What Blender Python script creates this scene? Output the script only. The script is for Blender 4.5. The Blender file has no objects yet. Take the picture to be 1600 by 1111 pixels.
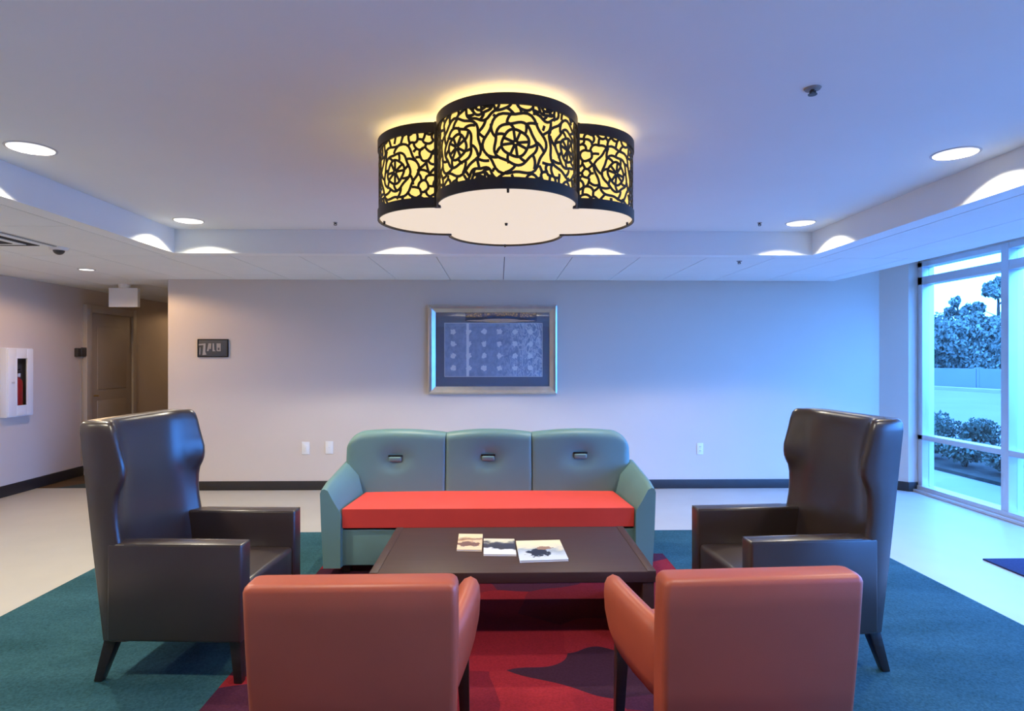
import bpy, bmesh, math, random
from mathutils import Vector, Matrix, Euler

random.seed(7)
R = math.radians
sc = bpy.context.scene
C = sc.collection

# ------------------------------------------------------------------ camera
cam_d = bpy.data.cameras.new('camera')
cam = bpy.data.objects.new('camera', cam_d)
C.objects.link(cam)
cam.location = (0, 0, 1.5)
cam.rotation_euler = (R(90), 0, R(-1.2))
cam_d.sensor_fit = 'HORIZONTAL'
cam_d.sensor_width = 36.0
cam_d.lens = 36.0 * 971 / 1600
cam_d.shift_y = 6.5 / 1600
cam_d.clip_start = 0.05
cam_d.clip_end = 400
sc.camera = cam

# ------------------------------------------------------------------ world: deep blue dusk sky
world = bpy.data.worlds.new('dusk_sky')
sc.world = world
world.use_nodes = True
bg = world.node_tree.nodes['Background']
SKY_COL = (0.070, 0.31, 1.0)
SKY_STR = 15.5
bg.inputs['Color'].default_value = (*SKY_COL, 1)
bg.inputs['Strength'].default_value = SKY_STR

sc.view_settings.view_transform = 'Standard'
sc.view_settings.look = 'None'
sc.view_settings.gamma = 1.0
sc.view_settings.use_curve_mapping = False
sc.view_settings.exposure = 0.32
sc.cycles.use_denoising = True
sc.cycles.max_bounces = 10
sc.cycles.diffuse_bounces = 6
sc.cycles.sample_clamp_indirect = 6.0

# lamp powers (the lamps themselves are built with their fittings further down)
TRAY_W = 54.0
SOFFIT_W = 56.0
HALL_W = 16.0
SHADE_E = 0.98
DISH_E = 0.63
TRAY_COL = (1.0, 0.91, 0.72)
WARM_COL = (1.0, 0.66, 0.36)

# ------------------------------------------------------------------ materials
MATS = {}
def nd(nt, t, **kw):
    n = nt.nodes.new(t)
    for k, v in kw.items():
        setattr(n, k, v)
    return n

def mat(name, col, rough=0.5, spec=0.5, metal=0.0, var=0.0, vscale=6.0, bump=0.0, bscale=80.0,
        coat=0.0, emit=None, estr=0.0, sheen=0.0, stretch=None):
    m = bpy.data.materials.new(name)
    m.use_nodes = True
    nt = m.node_tree
    b = nt.nodes['Principled BSDF']
    b.inputs['Roughness'].default_value = rough
    b.inputs['Specular IOR Level'].default_value = spec
    b.inputs['Metallic'].default_value = metal
    b.inputs['Coat Weight'].default_value = coat
    b.inputs['Sheen Weight'].default_value = sheen
    tc = nd(nt, 'ShaderNodeTexCoord')
    mp = nd(nt, 'ShaderNodeMapping')
    nt.links.new(tc.outputs['Object'], mp.inputs['Vector'])
    if stretch:
        mp.inputs['Scale'].default_value = stretch
    n1 = nd(nt, 'ShaderNodeTexNoise')
    n1.inputs['Scale'].default_value = vscale
    n1.inputs['Detail'].default_value = 4
    nt.links.new(mp.outputs['Vector'], n1.inputs['Vector'])
    rp = nd(nt, 'ShaderNodeValToRGB')
    rp.color_ramp.elements[0].position = 0.3
    rp.color_ramp.elements[1].position = 0.7
    rp.color_ramp.elements[0].color = (*[c * (1 - var) for c in col], 1)
    rp.color_ramp.elements[1].color = (*[min(1, c * (1 + var)) for c in col], 1)
    nt.links.new(n1.outputs['Fac'], rp.inputs['Fac'])
    nt.links.new(rp.outputs['Color'], b.inputs['Base Color'])
    if bump > 0:
        n2 = nd(nt, 'ShaderNodeTexNoise')
        n2.inputs['Scale'].default_value = bscale
        n2.inputs['Detail'].default_value = 3
        nt.links.new(mp.outputs['Vector'], n2.inputs['Vector'])
        bp = nd(nt, 'ShaderNodeBump')
        bp.inputs['Strength'].default_value = bump
        bp.inputs['Distance'].default_value = 0.004
        nt.links.new(n2.outputs['Fac'], bp.inputs['Height'])
        nt.links.new(bp.outputs['Normal'], b.inputs['Normal'])
    if emit:
        b.inputs['Emission Color'].default_value = (*emit, 1)
        b.inputs['Emission Strength'].default_value = estr
    MATS[name] = m
    return m

mat('ceiling_paint', (0.86, 0.89, 0.88), 0.85, 0.2, var=0.01, vscale=2)
mat('tile_white', (0.82, 0.85, 0.84), 0.8, 0.2, var=0.015, vscale=3, bump=0.1, bscale=200)
mat('tile_gap', (0.05, 0.05, 0.06), 0.8, 0.1)
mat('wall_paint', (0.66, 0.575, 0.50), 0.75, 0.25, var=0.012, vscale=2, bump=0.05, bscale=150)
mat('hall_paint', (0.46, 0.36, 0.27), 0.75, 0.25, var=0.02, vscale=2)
mat('base_black', (0.028, 0.025, 0.025), 0.45, 0.4, var=0.1)
mat('floor_vinyl', (0.48, 0.455, 0.41), 0.45, 0.35, var=0.03, vscale=3, bump=0.03, bscale=30)
mat('leather_brown', (0.036, 0.023, 0.019), 0.30, 0.8, var=0.08, vscale=5, bump=0.05, bscale=220)
mat('leather_orange', (0.42, 0.090, 0.046), 0.42, 0.5, var=0.05, vscale=4, bump=0.05, bscale=220)
mat('leather_teal', (0.13, 0.245, 0.24), 0.45, 0.45, var=0.04, vscale=4, bump=0.05, bscale=220)
mat('vinyl_red', (0.72, 0.062, 0.042), 0.5, 0.45, var=0.05, vscale=4, bump=0.04, bscale=220)
mat('gap_black', (0.012, 0.010, 0.012), 0.7, 0.2)
mat('wood_leg', (0.022, 0.014, 0.012), 0.35, 0.5, var=0.2, vscale=8, stretch=(1, 1, 8))
mat('wood_table', (0.048, 0.020, 0.017), 0.48, 0.32, var=0.14, vscale=5, stretch=(0.6, 9, 4), bump=0.03, bscale=60)
mat('metal_bronze', (0.030, 0.024, 0.021), 0.42, 0.5, metal=0.3, var=0.1)
mat('shade_fabric', (0.40, 0.30, 0.14), 0.8, 0.1, var=0.03, emit=(1.0, 0.68, 0.17), estr=SHADE_E)
mat('dish_acrylic', (0.30, 0.27, 0.23), 0.5, 0.2, emit=(1.0, 0.84, 0.67), estr=DISH_E)
mat('can_white', (0.85, 0.85, 0.85), 0.4, 0.5)
mat('lamp_lens', (0.9, 0.9, 0.9), 0.4, 0.2, emit=(1.0, 0.96, 0.92), estr=1.6)
mat('trim_ring', (0.55, 0.55, 0.57), 0.4, 0.5)
mat('plastic_white', (0.80, 0.79, 0.78), 0.45, 0.5)
mat('plastic_grey', (0.30, 0.29, 0.28), 0.5, 0.4)
mat('plastic_dark', (0.045, 0.042, 0.042), 0.4, 0.5)
mat('frame_silver', (0.56, 0.53, 0.49), 0.28, 0.5, metal=0.85, var=0.06, vscale=12)
mat('mat_navy', (0.085, 0.115, 0.20), 0.6, 0.4)
mat('sign_slate', (0.060, 0.062, 0.068), 0.4, 0.5, var=0.1)
mat('sign_letter', (0.36, 0.33, 0.31), 0.5, 0.4)
mat('door_paint', (0.42, 0.36, 0.31), 0.5, 0.4, var=0.02)
mat('door_frame', (0.52, 0.46, 0.40), 0.45, 0.4, var=0.02)
mat('alum', (0.62, 0.63, 0.65), 0.35, 0.5, metal=0.35, var=0.03)
mat('extinguisher_red', (0.40, 0.02, 0.02), 0.3, 0.5)
mat('brass', (0.6, 0.42, 0.16), 0.3, 0.5, metal=0.9)
mat('mat_blue', (0.030, 0.040, 0.10), 0.9, 0.1, var=0.15, vscale=60, bump=0.3, bscale=300)
mat('asphalt', (0.17, 0.13, 0.12), 0.9, 0.1, var=0.08, vscale=0.4)
mat('concrete', (0.27, 0.22, 0.21), 0.85, 0.2, var=0.05, vscale=1.2)
mat('grass_far', (0.10, 0.13, 0.06), 0.95, 0.1, var=0.3, vscale=0.6)
mat('wall_far', (0.16, 0.16, 0.16), 0.9, 0.1, var=0.06, vscale=0.8)
mat('leaf_far', (0.15, 0.16, 0.13), 0.8, 0.2, var=0.5, vscale=0.8)
mat('leaf_shrub', (0.07, 0.085, 0.055), 0.6, 0.3, var=0.5, vscale=6)
mat('bloom', (0.75, 0.72, 0.70), 0.7, 0.2)
mat('bark', (0.06, 0.045, 0.035), 0.9, 0.1, var=0.3, vscale=5)
mat('soil', (0.05, 0.04, 0.03), 0.95, 0.1, var=0.3, vscale=10)
mat('bin_blue', (0.02, 0.035, 0.09), 0.5, 0.4)
mat('paper_edge', (0.72, 0.70, 0.68), 0.6, 0.3)

def glass_mat(name, tint=(1, 1, 1), base=0.025):
    m = bpy.data.materials.new(name)
    m.use_nodes = True
    nt = m.node_tree
    nt.nodes.remove(nt.nodes['Principled BSDF'])
    out = nt.nodes['Material Output']
    tr = nd(nt, 'ShaderNodeBsdfTransparent'); tr.inputs['Color'].default_value = (*tint, 1)
    gl = nd(nt, 'ShaderNodeBsdfGlossy'); gl.inputs['Roughness'].default_value = 0.01
    lw = nd(nt, 'ShaderNodeLayerWeight'); lw.inputs['Blend'].default_value = 0.5
    pw = nd(nt, 'ShaderNodeMath', operation='POWER'); nt.links.new(lw.outputs['Facing'], pw.inputs[0]); pw.inputs[1].default_value = 5.0
    fr = nd(nt, 'ShaderNodeMath', operation='MULTIPLY_ADD'); nt.links.new(pw.outputs[0], fr.inputs[0]); fr.inputs[1].default_value = 0.8; fr.inputs[2].default_value = base
    mx = nd(nt, 'ShaderNodeMixShader')
    nt.links.new(fr.outputs[0], mx.inputs[0])
    nt.links.new(tr.outputs[0], mx.inputs[1]); nt.links.new(gl.outputs[0], mx.inputs[2])
    nt.links.new(mx.outputs[0], out.inputs['Surface'])
    MATS[name] = m
glass_mat('window_glass', (0.95, 0.97, 1.0))
glass_mat('picture_glass', (1, 1, 1), base=0.12)

def carpet_mat(name, cols, vor=None, fine=0.25):
    """looped carpet: fine speckle; with vor a leaf like pattern of distorted cells"""
    m = bpy.data.materials.new(name); m.use_nodes = True
    nt = m.node_tree; b = nt.nodes['Principled BSDF']
    b.inputs['Roughness'].default_value = 0.95
    b.inputs['Specular IOR Level'].default_value = 0.1
    tc = nd(nt, 'ShaderNodeTexCoord')
    nz = nd(nt, 'ShaderNodeTexNoise'); nz.inputs['Scale'].default_value = 90; nz.inputs['Detail'].default_value = 2
    nt.links.new(tc.outputs['Object'], nz.inputs['Vector'])
    if vor:
        mp = nd(nt, 'ShaderNodeMapping'); mp.inputs['Scale'].default_value = vor
        mp.inputs['Rotation'].default_value = (0, 0, R(28)); mp.inputs['Location'].default_value = (0.35, 0.8, 0)
        dn = nd(nt, 'ShaderNodeTexNoise'); dn.inputs['Scale'].default_value = 1.6; dn.inputs['Detail'].default_value = 1
        nt.links.new(tc.outputs['Object'], dn.inputs['Vector'])
        ad = nd(nt, 'ShaderNodeMixRGB', blend_type='LINEAR_LIGHT'); ad.inputs[0].default_value = 0.22
        nt.links.new(tc.outputs['Object'], ad.inputs[1]); nt.links.new(dn.outputs['Color'], ad.inputs[2])
        nt.links.new(ad.outputs[0], mp.inputs['Vector'])
        vo = nd(nt, 'ShaderNodeTexVoronoi'); vo.inputs['Scale'].default_value = 1.0
        vo.voronoi_dimensions = '2D'
        nt.links.new(mp.outputs[0], vo.inputs['Vector'])
        sx = nd(nt, 'ShaderNodeSeparateColor'); nt.links.new(vo.outputs['Color'], sx.inputs[0])
        src = sx.outputs[0]
        interp = 'CONSTANT'
    else:
        dn = nd(nt, 'ShaderNodeTexNoise'); dn.inputs['Scale'].default_value = 1.3; dn.inputs['Detail'].default_value = 5
        mp = nd(nt, 'ShaderNodeMapping'); mp.inputs['Scale'].default_value = (1, 2.2, 1)
        nt.links.new(tc.outputs['Object'], mp.inputs['Vector']); nt.links.new(mp.outputs[0], dn.inputs['Vector'])
        src = dn.outputs['Fac']; interp = 'LINEAR'
    rp = nd(nt, 'ShaderNodeValToRGB'); rp.color_ramp.interpolation = interp
    el = rp.color_ramp.elements
    while len(el) < len(cols): el.new(0.5)
    for i, (p, c) in enumerate(cols):
        el[i].position = p; el[i].color = (*c, 1)
    nt.links.new(src, rp.inputs['Fac'])
    mu = nd(nt, 'ShaderNodeMixRGB', blend_type='MULTIPLY'); mu.inputs[0].default_value = 1
    r2 = nd(nt, 'ShaderNodeValToRGB')
    r2.color_ramp.elements[0].position = 0.3; r2.color_ramp.elements[1].position = 0.7
    r2.color_ramp.elements[0].color = (1 - fine,) * 3 + (1,); r2.color_ramp.elements[1].color = (1, 1, 1, 1)
    nt.links.new(nz.outputs['Fac'], r2.inputs['Fac'])
    nt.links.new(rp.outputs[0], mu.inputs[1]); nt.links.new(r2.outputs[0], mu.inputs[2])
    nt.links.new(mu.outputs[0], b.inputs['Base Color'])
    bp = nd(nt, 'ShaderNodeBump'); bp.inputs['Strength'].default_value = 0.4; bp.inputs['Distance'].default_value = 0.005
    nt.links.new(nz.outputs['Fac'], bp.inputs['Height']); nt.links.new(bp.outputs[0], b.inputs['Normal'])
    MATS[name] = m
carpet_mat('carpet_teal', [(0.3, (0.024, 0.082, 0.105)), (0.7, (0.046, 0.135, 0.170))], fine=0.4)
carpet_mat('carpet_red', [(0.0, (0.27, 0.015, 0.025)), (0.34, (0.072, 0.017, 0.040)), (0.56, (0.18, 0.013, 0.026)),
                          (0.72, (0.30, 0.019, 0.028)), (0.86, (0.048, 0.015, 0.030))], vor=(1.7, 3.2, 1))
carpet_mat('carpet_hall', [(0.0, (0.10, 0.065, 0.045)), (0.45, (0.06, 0.08, 0.09)), (0.75, (0.13, 0.08, 0.05))], vor=(2.5, 2.5, 1))

def art_mat():
    """flat print: pale blue field, regular grid of white blobs, white stripe, crackled right side"""
    m = bpy.data.materials.new('art_print'); m.use_nodes = True
    nt = m.node_tree; b = nt.nodes['Principled BSDF']; L = nt.links.new
    b.inputs['Roughness'].default_value = 0.6
    tc = nd(nt, 'ShaderNodeTexCoord')
    sp = nd(nt, 'ShaderNodeSeparateXYZ'); L(tc.outputs['Object'], sp.inputs[0])
    nz = nd(nt, 'ShaderNodeTexNoise'); nz.inputs['Scale'].default_value = 16; nz.inputs['Detail'].default_value = 3
    L(tc.outputs['Object'], nz.inputs['Vector'])
    def M(op, a, bb=None, cc=None):
        n = nd(nt, 'ShaderNodeMath', operation=op)
        for i, v in enumerate((a, bb, cc)):
            if v is None: continue
            if isinstance(v, (int, float)): n.inputs[i].default_value = v
            else: L(v, n.inputs[i])
        return n.outputs[0]
    x, z = sp.outputs[0], sp.outputs[2]
    # blob grid: pitch 0.186 by 0.135 (metres), object origin is the print's centre
    def cell(v, pitch, off):
        t = M('ADD', v, off); t = M('DIVIDE', t, pitch); t = M('FRACT', M('ADD', t, 100.0))
        return M('MULTIPLY', M('SUBTRACT', t, 0.5), pitch)
    cx = cell(x, 0.178, 0.02); cz = cell(z, 0.139, 0.0)
    n2 = nd(nt, 'ShaderNodeTexNoise'); n2.inputs['Scale'].default_value = 40; n2.inputs['Detail'].default_value = 2
    L(tc.outputs['Object'], n2.inputs['Vector'])
    d = M('SQRT', M('ADD', M('POWER', cx, 2.0), M('POWER', cz, 2.0)))
    d = M('ADD', d, M('MULTIPLY', M('SUBTRACT', n2.outputs['Fac'], 0.5), 0.06))
    blob = M('LESS_THAN', d, 0.030)
    stripe = M('LESS_THAN', M('ABSOLUTE', M('ADD', x, 0.298)), 0.015)
    wv = nd(nt, 'ShaderNodeTexNoise'); wv.inputs['Scale'].default_value = 9; wv.inputs['Detail'].default_value = 4; wv.inputs['Distortion'].default_value = 1.6
    mp = nd(nt, 'ShaderNodeMapping'); mp.inputs['Scale'].default_value = (2.2, 1, 1.0); mp.inputs['Rotation'].default_value = (0, R(-20), 0)
    L(tc.outputs['Object'], mp.inputs[0]); L(mp.outputs[0], wv.inputs['Vector'])
    crk = M('MULTIPLY', M('ABSOLUTE', M('SUBTRACT', wv.outputs['Fac'], 0.5)), 12.0)
    crk = M('SUBTRACT', 1.0, M('MINIMUM', crk, 1.0))
    mask = M('MULTIPLY', crk, M('MINIMUM', M('MAXIMUM', M('MULTIPLY', M('ADD', x, 0.02), 2.2), 0.10), 0.9))
    fac = M('MINIMUM', M('ADD', M('MAXIMUM', blob, stripe), mask), 1.0)
    base = nd(nt, 'ShaderNodeValToRGB')
    base.color_ramp.elements[0].position = 0.35; base.color_ramp.elements[0].color = (0.24, 0.32, 0.50, 1)
    base.color_ramp.elements[1].position = 0.75; base.color_ramp.elements[1].color = (0.38, 0.48, 0.68, 1)
    L(nz.outputs['Fac'], base.inputs['Fac'])
    mx = nd(nt, 'ShaderNodeMixRGB'); L(fac, mx.inputs[0]); L(base.outputs[0], mx.inputs[1]); mx.inputs[2].default_value = (0.92, 0.93, 0.95, 1)
    L(mx.outputs[0], b.inputs['Base Color'])
    MATS['art_print'] = m
art_mat()

def mag_mat(name, stops, spots=None, scale=14, spot_z=None):
    """a printed cover: noise driven bands along the page plus a dark figure"""
    m = bpy.data.materials.new(name); m.use_nodes = True
    nt = m.node_tree; b = nt.nodes['Principled BSDF']; L = nt.links.new
    b.inputs['Roughness'].default_value = 0.28
    tc = nd(nt, 'ShaderNodeTexCoord')
    sp = nd(nt, 'ShaderNodeSeparateXYZ'); L(tc.outputs['Object'], sp.inputs[0])
    nz = nd(nt, 'ShaderNodeTexNoise'); nz.inputs['Scale'].default_value = scale; nz.inputs['Detail'].default_value = 5
    L(tc.outputs['Object'], nz.inputs['Vector'])
    ma = nd(nt, 'ShaderNodeMath', operation='MULTIPLY_ADD'); L(nz.outputs['Fac'], ma.inputs[0]); ma.inputs[1].default_value = 0.5
    m2 = nd(nt, 'ShaderNodeMath', operation='MULTIPLY_ADD'); L(sp.outputs[1], m2.inputs[0]); m2.inputs[1].default_value = 2.4; m2.inputs[2].default_value = 0.25
    L(m2.outputs[0], ma.inputs[2])
    rp = nd(nt, 'ShaderNodeValToRGB'); el = rp.color_ramp.elements
    while len(el) < len(stops): el.new(0.5)
    for i, (p, c) in enumerate(stops):
        el[i].position = p; el[i].color = (*c, 1)
    L(ma.outputs[0], rp.inputs['Fac'])
    last = rp.outputs[0]
    if spots:
        for (sx, sy, rx, ry, col) in spots:
            mp = nd(nt, 'ShaderNodeMapping'); mp.vector_type = 'POINT'
            mp.inputs['Location'].default_value = (-sx / rx, -sy / ry, 0); mp.inputs['Scale'].default_value = (1 / rx, 1 / ry, 0)
            L(tc.outputs['Object'], mp.inputs[0])
            ln = nd(nt, 'ShaderNodeVectorMath', operation='LENGTH'); L(mp.outputs[0], ln.inputs[0])
            n3 = nd(nt, 'ShaderNodeTexNoise'); n3.inputs['Scale'].default_value = 38; L(tc.outputs['Object'], n3.inputs['Vector'])
            a3 = nd(nt, 'ShaderNodeMath', operation='MULTIPLY_ADD'); L(n3.outputs['Fac'], a3.inputs[0]); a3.inputs[1].default_value = 1.5; L(ln.outputs['Value'], a3.inputs[2])
            lt = nd(nt, 'ShaderNodeMath', operation='LESS_THAN'); L(a3.outputs[0], lt.inputs[0]); lt.inputs[1].default_value = 1.6
            mx = nd(nt, 'ShaderNodeMixRGB'); L(lt.outputs[0], mx.inputs[0]); L(last, mx.inputs[1]); mx.inputs[2].default_value = (*col, 1)
            last = mx.outputs[0]
    L(last, b.inputs['Base Color'])
    MATS[name] = m
mag_mat('cover_blue', [(0.25, (0.62, 0.68, 0.78)), (0.5, (0.34, 0.40, 0.48)), (0.62, (0.72, 0.66, 0.5)), (0.8, (0.85, 0.76, 0.5))],
        spots=[(-0.01, -0.05, 0.075, 0.085, (0.02, 0.025, 0.05)), (0.02, 0.03, 0.05, 0.035, (0.32, 0.2, 0.15))])
mag_mat('cover_dark', [(0.2, (0.80, 0.80, 0.82)), (0.36, (0.75, 0.75, 0.78)), (0.42, (0.04, 0.04, 0.06)), (0.66, (0.06, 0.06, 0.09)), (0.74, (0.7, 0.66, 0.5))])
mag_mat('cover_tan', [(0.3, (0.85, 0.62, 0.40)), (0.5, (0.80, 0.55, 0.34)), (0.62, (0.26, 0.12, 0.08)), (0.72, (0.88, 0.68, 0.42))], scale=10,
        spots=[(0.0, -0.05, 0.085, 0.055, (0.20, 0.10, 0.08))])

# ------------------------------------------------------------------ mesh helpers
def tag(o, label=None, cat=None, group=None, kind=None):
    if label: o['label'] = label
    if cat: o['category'] = cat
    if group: o['group'] = group
    if kind: o['kind'] = kind
    return o

def empty(name, loc=(0, 0, 0), rz=0.0):
    o = bpy.data.objects.new(name, None)
    o.empty_display_size = 0.1
    C.objects.link(o)
    o.location = loc
    o.rotation_euler = (0, 0, rz)
    return o

def finish(name, bm, m, parent=None, smooth=None, loc=None):
    bmesh.ops.recalc_face_normals(bm, faces=bm.faces[:])
    me = bpy.data.meshes.new(name)
    bm.to_mesh(me)
    bm.free()
    if smooth is not None:
        for p in me.polygons: p.use_smooth = True
        me.set_sharp_from_angle(angle=R(smooth))
    me.materials.append(MATS[m])
    o = bpy.data.objects.new(name, me)
    C.objects.link(o)
    if parent is not None: o.parent = parent
    if loc: o.location = loc
    return o

def bm_box(bm, x0, x1, y0, y1, z0, z1):
    vs = [bm.verts.new(p) for p in ((x0, y0, z0), (x1, y0, z0), (x1, y1, z0), (x0, y1, z0),
                                    (x0, y0, z1), (x1, y0, z1), (x1, y1, z1), (x0, y1, z1))]
    for f in ((3, 2, 1, 0), (4, 5, 6, 7), (0, 1, 5, 4), (1, 2, 6, 5), (2, 3, 7, 6), (3, 0, 4, 7)):
        bm.faces.new([vs[i] for i in f])
    return vs

def bev(bm, w, seg=3):
    if w > 0:
        bmesh.ops.bevel(bm, geom=bm.edges[:], offset=w, segments=seg, profile=0.5, affect='EDGES', clamp_overlap=True)

def box(name, x0, x1, y0, y1, z0, z1, m, parent=None, b=0.0, seg=3):
    bm = bmesh.new()
    bm_box(bm, x0, x1, y0, y1, z0, z1)
    bev(bm, b, seg)
    return finish(name, bm, m, parent, 40 if b else None)

def loft(name, sections, m, parent=None, b=0.0, seg=2, smooth=50, caps=True):
    """sections: list of equally long closed loops of 3D points"""
    bm = bmesh.new()
    loops = [[bm.verts.new(p) for p in s] for s in sections]
    n = len(loops[0])
    for a, c in zip(loops, loops[1:]):
        for i in range(n):
            bm.faces.new((a[i], a[(i + 1) % n], c[(i + 1) % n], c[i]))
    if caps:
        bm.faces.new(list(reversed(loops[0])))
        bm.faces.new(loops[-1])
    if b: bev(bm, b, seg)
    return finish(name, bm, m, parent, smooth)

def taper_leg(name, top, bot, st, sb, m, parent):
    tx, ty, tz = top; bx, by, bz = bot
    def sq(x, y, z, s): return [(x - s, y - s, z), (x + s, y - s, z), (x + s, y + s, z), (x - s, y + s, z)]
    return loft(name, [sq(tx, ty, tz, st), sq(bx, by, bz, sb)], m, parent, b=0.004, seg=2, smooth=40)

def cyl(name, x, y, z0, z1, r0, r1, m, parent=None, n=28, axis='Z', caps=True):
    a, b = [], []
    for i in range(n):
        t = 2 * math.pi * i / n
        a.append((r0 * math.cos(t), r0 * math.sin(t), z0)); b.append((r1 * math.cos(t), r1 * math.sin(t), z1))
    def tr(p):
        if axis == 'Z': return (x + p[0], y + p[1], p[2])
        if axis == 'X': return (p[2], x + p[0], y + p[1])
        return (x + p[0], p[2], y + p[1])
    return loft(name, [[tr(p) for p in a], [tr(p) for p in b]], m, parent, smooth=40, caps=caps)

def copy_tree(o, parent=None):
    c = o.copy(); C.objects.link(c); c.parent = parent
    for ch in list(o.children):
        copy_tree(ch, c)
    return c

# ------------------------------------------------------------------ room dimensions
ZS, ZT = 2.42, 2.625            # soffit height, raised tray height
TX0, TX1, TY0, TY1 = -2.80, 2.76, 1.20, 5.42
WX0, WX1 = -5.40, 4.80          # left wall, window wall
YB, YF = 7.20, -3.0             # back wall, wall behind the camera
HX = -3.79                      # left end of the back wall, hall begins
HY = 12.5
RAMP = 3.92

# ------------------------------------------------------------------ floor
fl = box('floor', WX0, WX1 + 0.1, YF, 7.36, -0.10, 0.0, 'floor_vinyl')
tag(fl, 'pale beige sheet vinyl floor around the carpet', 'floor', kind='structure')
hf = box('hall_floor', WX0, HX, 7.36, HY, -0.10, 0.0, 'carpet_hall', fl)

def strip_poly(name, pts, z0, z1, m, parent=None):
    return loft(name, [[(x, y, z0) for x, y in pts], [(x, y, z1) for x, y in pts]], m, parent, smooth=None)

# ------------------------------------------------------------------ walls
wb = box('wall_back', HX, 4.46, YB, YB + 0.15, 0, ZS + 0.3, 'wall_paint')
tag(wb, 'beige painted back wall behind the sofa', 'wall', kind='structure')
wl = box('wall_left', WX0 - 0.15, WX0, YF, HY, 0, ZS + 0.3, 'wall_paint')
tag(wl, 'beige painted left wall running into the hall', 'wall', kind='structure')
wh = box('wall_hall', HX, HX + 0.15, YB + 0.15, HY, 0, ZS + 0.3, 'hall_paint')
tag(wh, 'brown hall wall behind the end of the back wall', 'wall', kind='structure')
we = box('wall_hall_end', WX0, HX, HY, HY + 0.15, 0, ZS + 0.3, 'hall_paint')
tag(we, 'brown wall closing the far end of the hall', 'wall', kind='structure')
wf = box('wall_front', WX0, WX1 + 0.1, YF - 0.15, YF, 0, ZS + 0.3, 'wall_paint')
tag(wf, 'wall behind the viewer', 'wall', kind='structure')
# splayed pier between back wall and window
pier = strip_poly('wall_right', [(4.46, YB), (4.665, 6.985), (4.76, 6.985), (4.90, 7.00), (4.90, YB + 0.15), (4.46, YB + 0.15)], 0, ZS + 0.4, 'wall_paint')
tag(pier, 'splayed beige pier between back wall and tall window', 'wall', kind='structure')
hd = box('window_header', WX1, WX1 + 0.12, -1.2, 7.0, 2.60, ZS + 0.45, 'ceiling_paint', pier)
ww = box('side_wall', WX1, WX1 + 0.12, YF, -1.2, 0, ZS + 0.45, 'wall_paint', pier)

# baseboards
bb = box('baseboard_back', HX - 0.012, 4.46, YB - 0.012, YB, 0, 0.105, 'base_black', b=0.003)
tag(bb, 'black rubber baseboard along the back wall', 'baseboard', kind='structure')
bb2 = box('baseboard_left', WX0, WX0 + 0.012, YF, 8.18, 0, 0.125, 'base_black', b=0.003)
tag(bb2, 'black rubber baseboard along the left wall', 'baseboard', kind='structure')
bb3 = strip_poly('baseboard_right', [(4.452, YB - 0.012), (4.66, 6.972), (4.765, 6.972), (4.765, 6.985), (4.665, 6.985), (4.46, YB)], 0, 0.105, 'base_black')
tag(bb3, 'black rubber baseboard around the splayed pier', 'baseboard', kind='structure')

# door in the hall
dr = empty('door_1', (WX0, 8.74, 0)); tag(dr, 'beige hall door in the left wall past the thermostat', 'door', kind='structure')
box('door_leaf', 0.0, 0.03, -0.46, 0.46, 0.01, 2.12, 'door_paint', dr, 0.003)
for ya, yb, za, zb in ((-0.56, -0.46, 0, 2.22), (0.46, 0.56, 0, 2.22), (-0.46, 0.46, 2.12, 2.22)):
    box('door_frame', 0.0, 0.055, ya, yb, za, zb, 'door_frame', dr, 0.004)
for za, zb in ((0.2, 0.95), (1.1, 1.95)):
    box('door_panel', 0.03, 0.038, -0.32, 0.32, za, zb, 'door_paint', dr, 0.006)
cyl('door_handle', -0.38, 1.02, 0.03, 0.09, 0.012, 0.012, 'brass', dr, axis='X')

# ------------------------------------------------------------------ ceiling: raised tray with downlight holes
TRAY_LIGHTS = [(-2.51, 5.08), (-0.83, 5.08), (0.84, 5.08), (2.48, 5.06), (-2.49, 3.36), (2.49, 3.34),
               (-2.49, 1.64), (2.49, 1.64), (-0.83, 1.54), (0.84, 1.54)]  # last four unseen: follow the row spacing, added to warm the chair backs
# the tray lamps are dimmed towards the window, where daylight does the work
TRAY_DIM = [1.0, 0.8, 0.18, 0.06, 1.0, 0.05, 0.35, 0.02, 0.18, 0.04]
LR = 0.105
bm = bmesh.new()
def loop_edges(pts, z):
    vs = [bm.verts.new((x, y, z)) for x, y in pts]
    return [bm.edges.new((vs[i], vs[(i + 1) % len(vs)])) for i in range(len(vs))]
edges = loop_edges([(TX0, TY0), (TX1, TY0), (TX1, TY1), (TX0, TY1)], ZT)
for lx, ly in TRAY_LIGHTS:
    edges += loop_edges([(lx + LR * math.cos(t * math.pi / 16), ly + LR * math.sin(t * math.pi / 16)) for t in range(32)], ZT)
bmesh.ops.triangle_fill(bm, use_beauty=True, use_dissolve=False, edges=edges)
ceil = finish('ceiling', bm, 'ceiling_paint')
tag(ceil, 'raised white tray ceiling with a lower border of tiles', 'ceiling', kind='structure')
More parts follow.
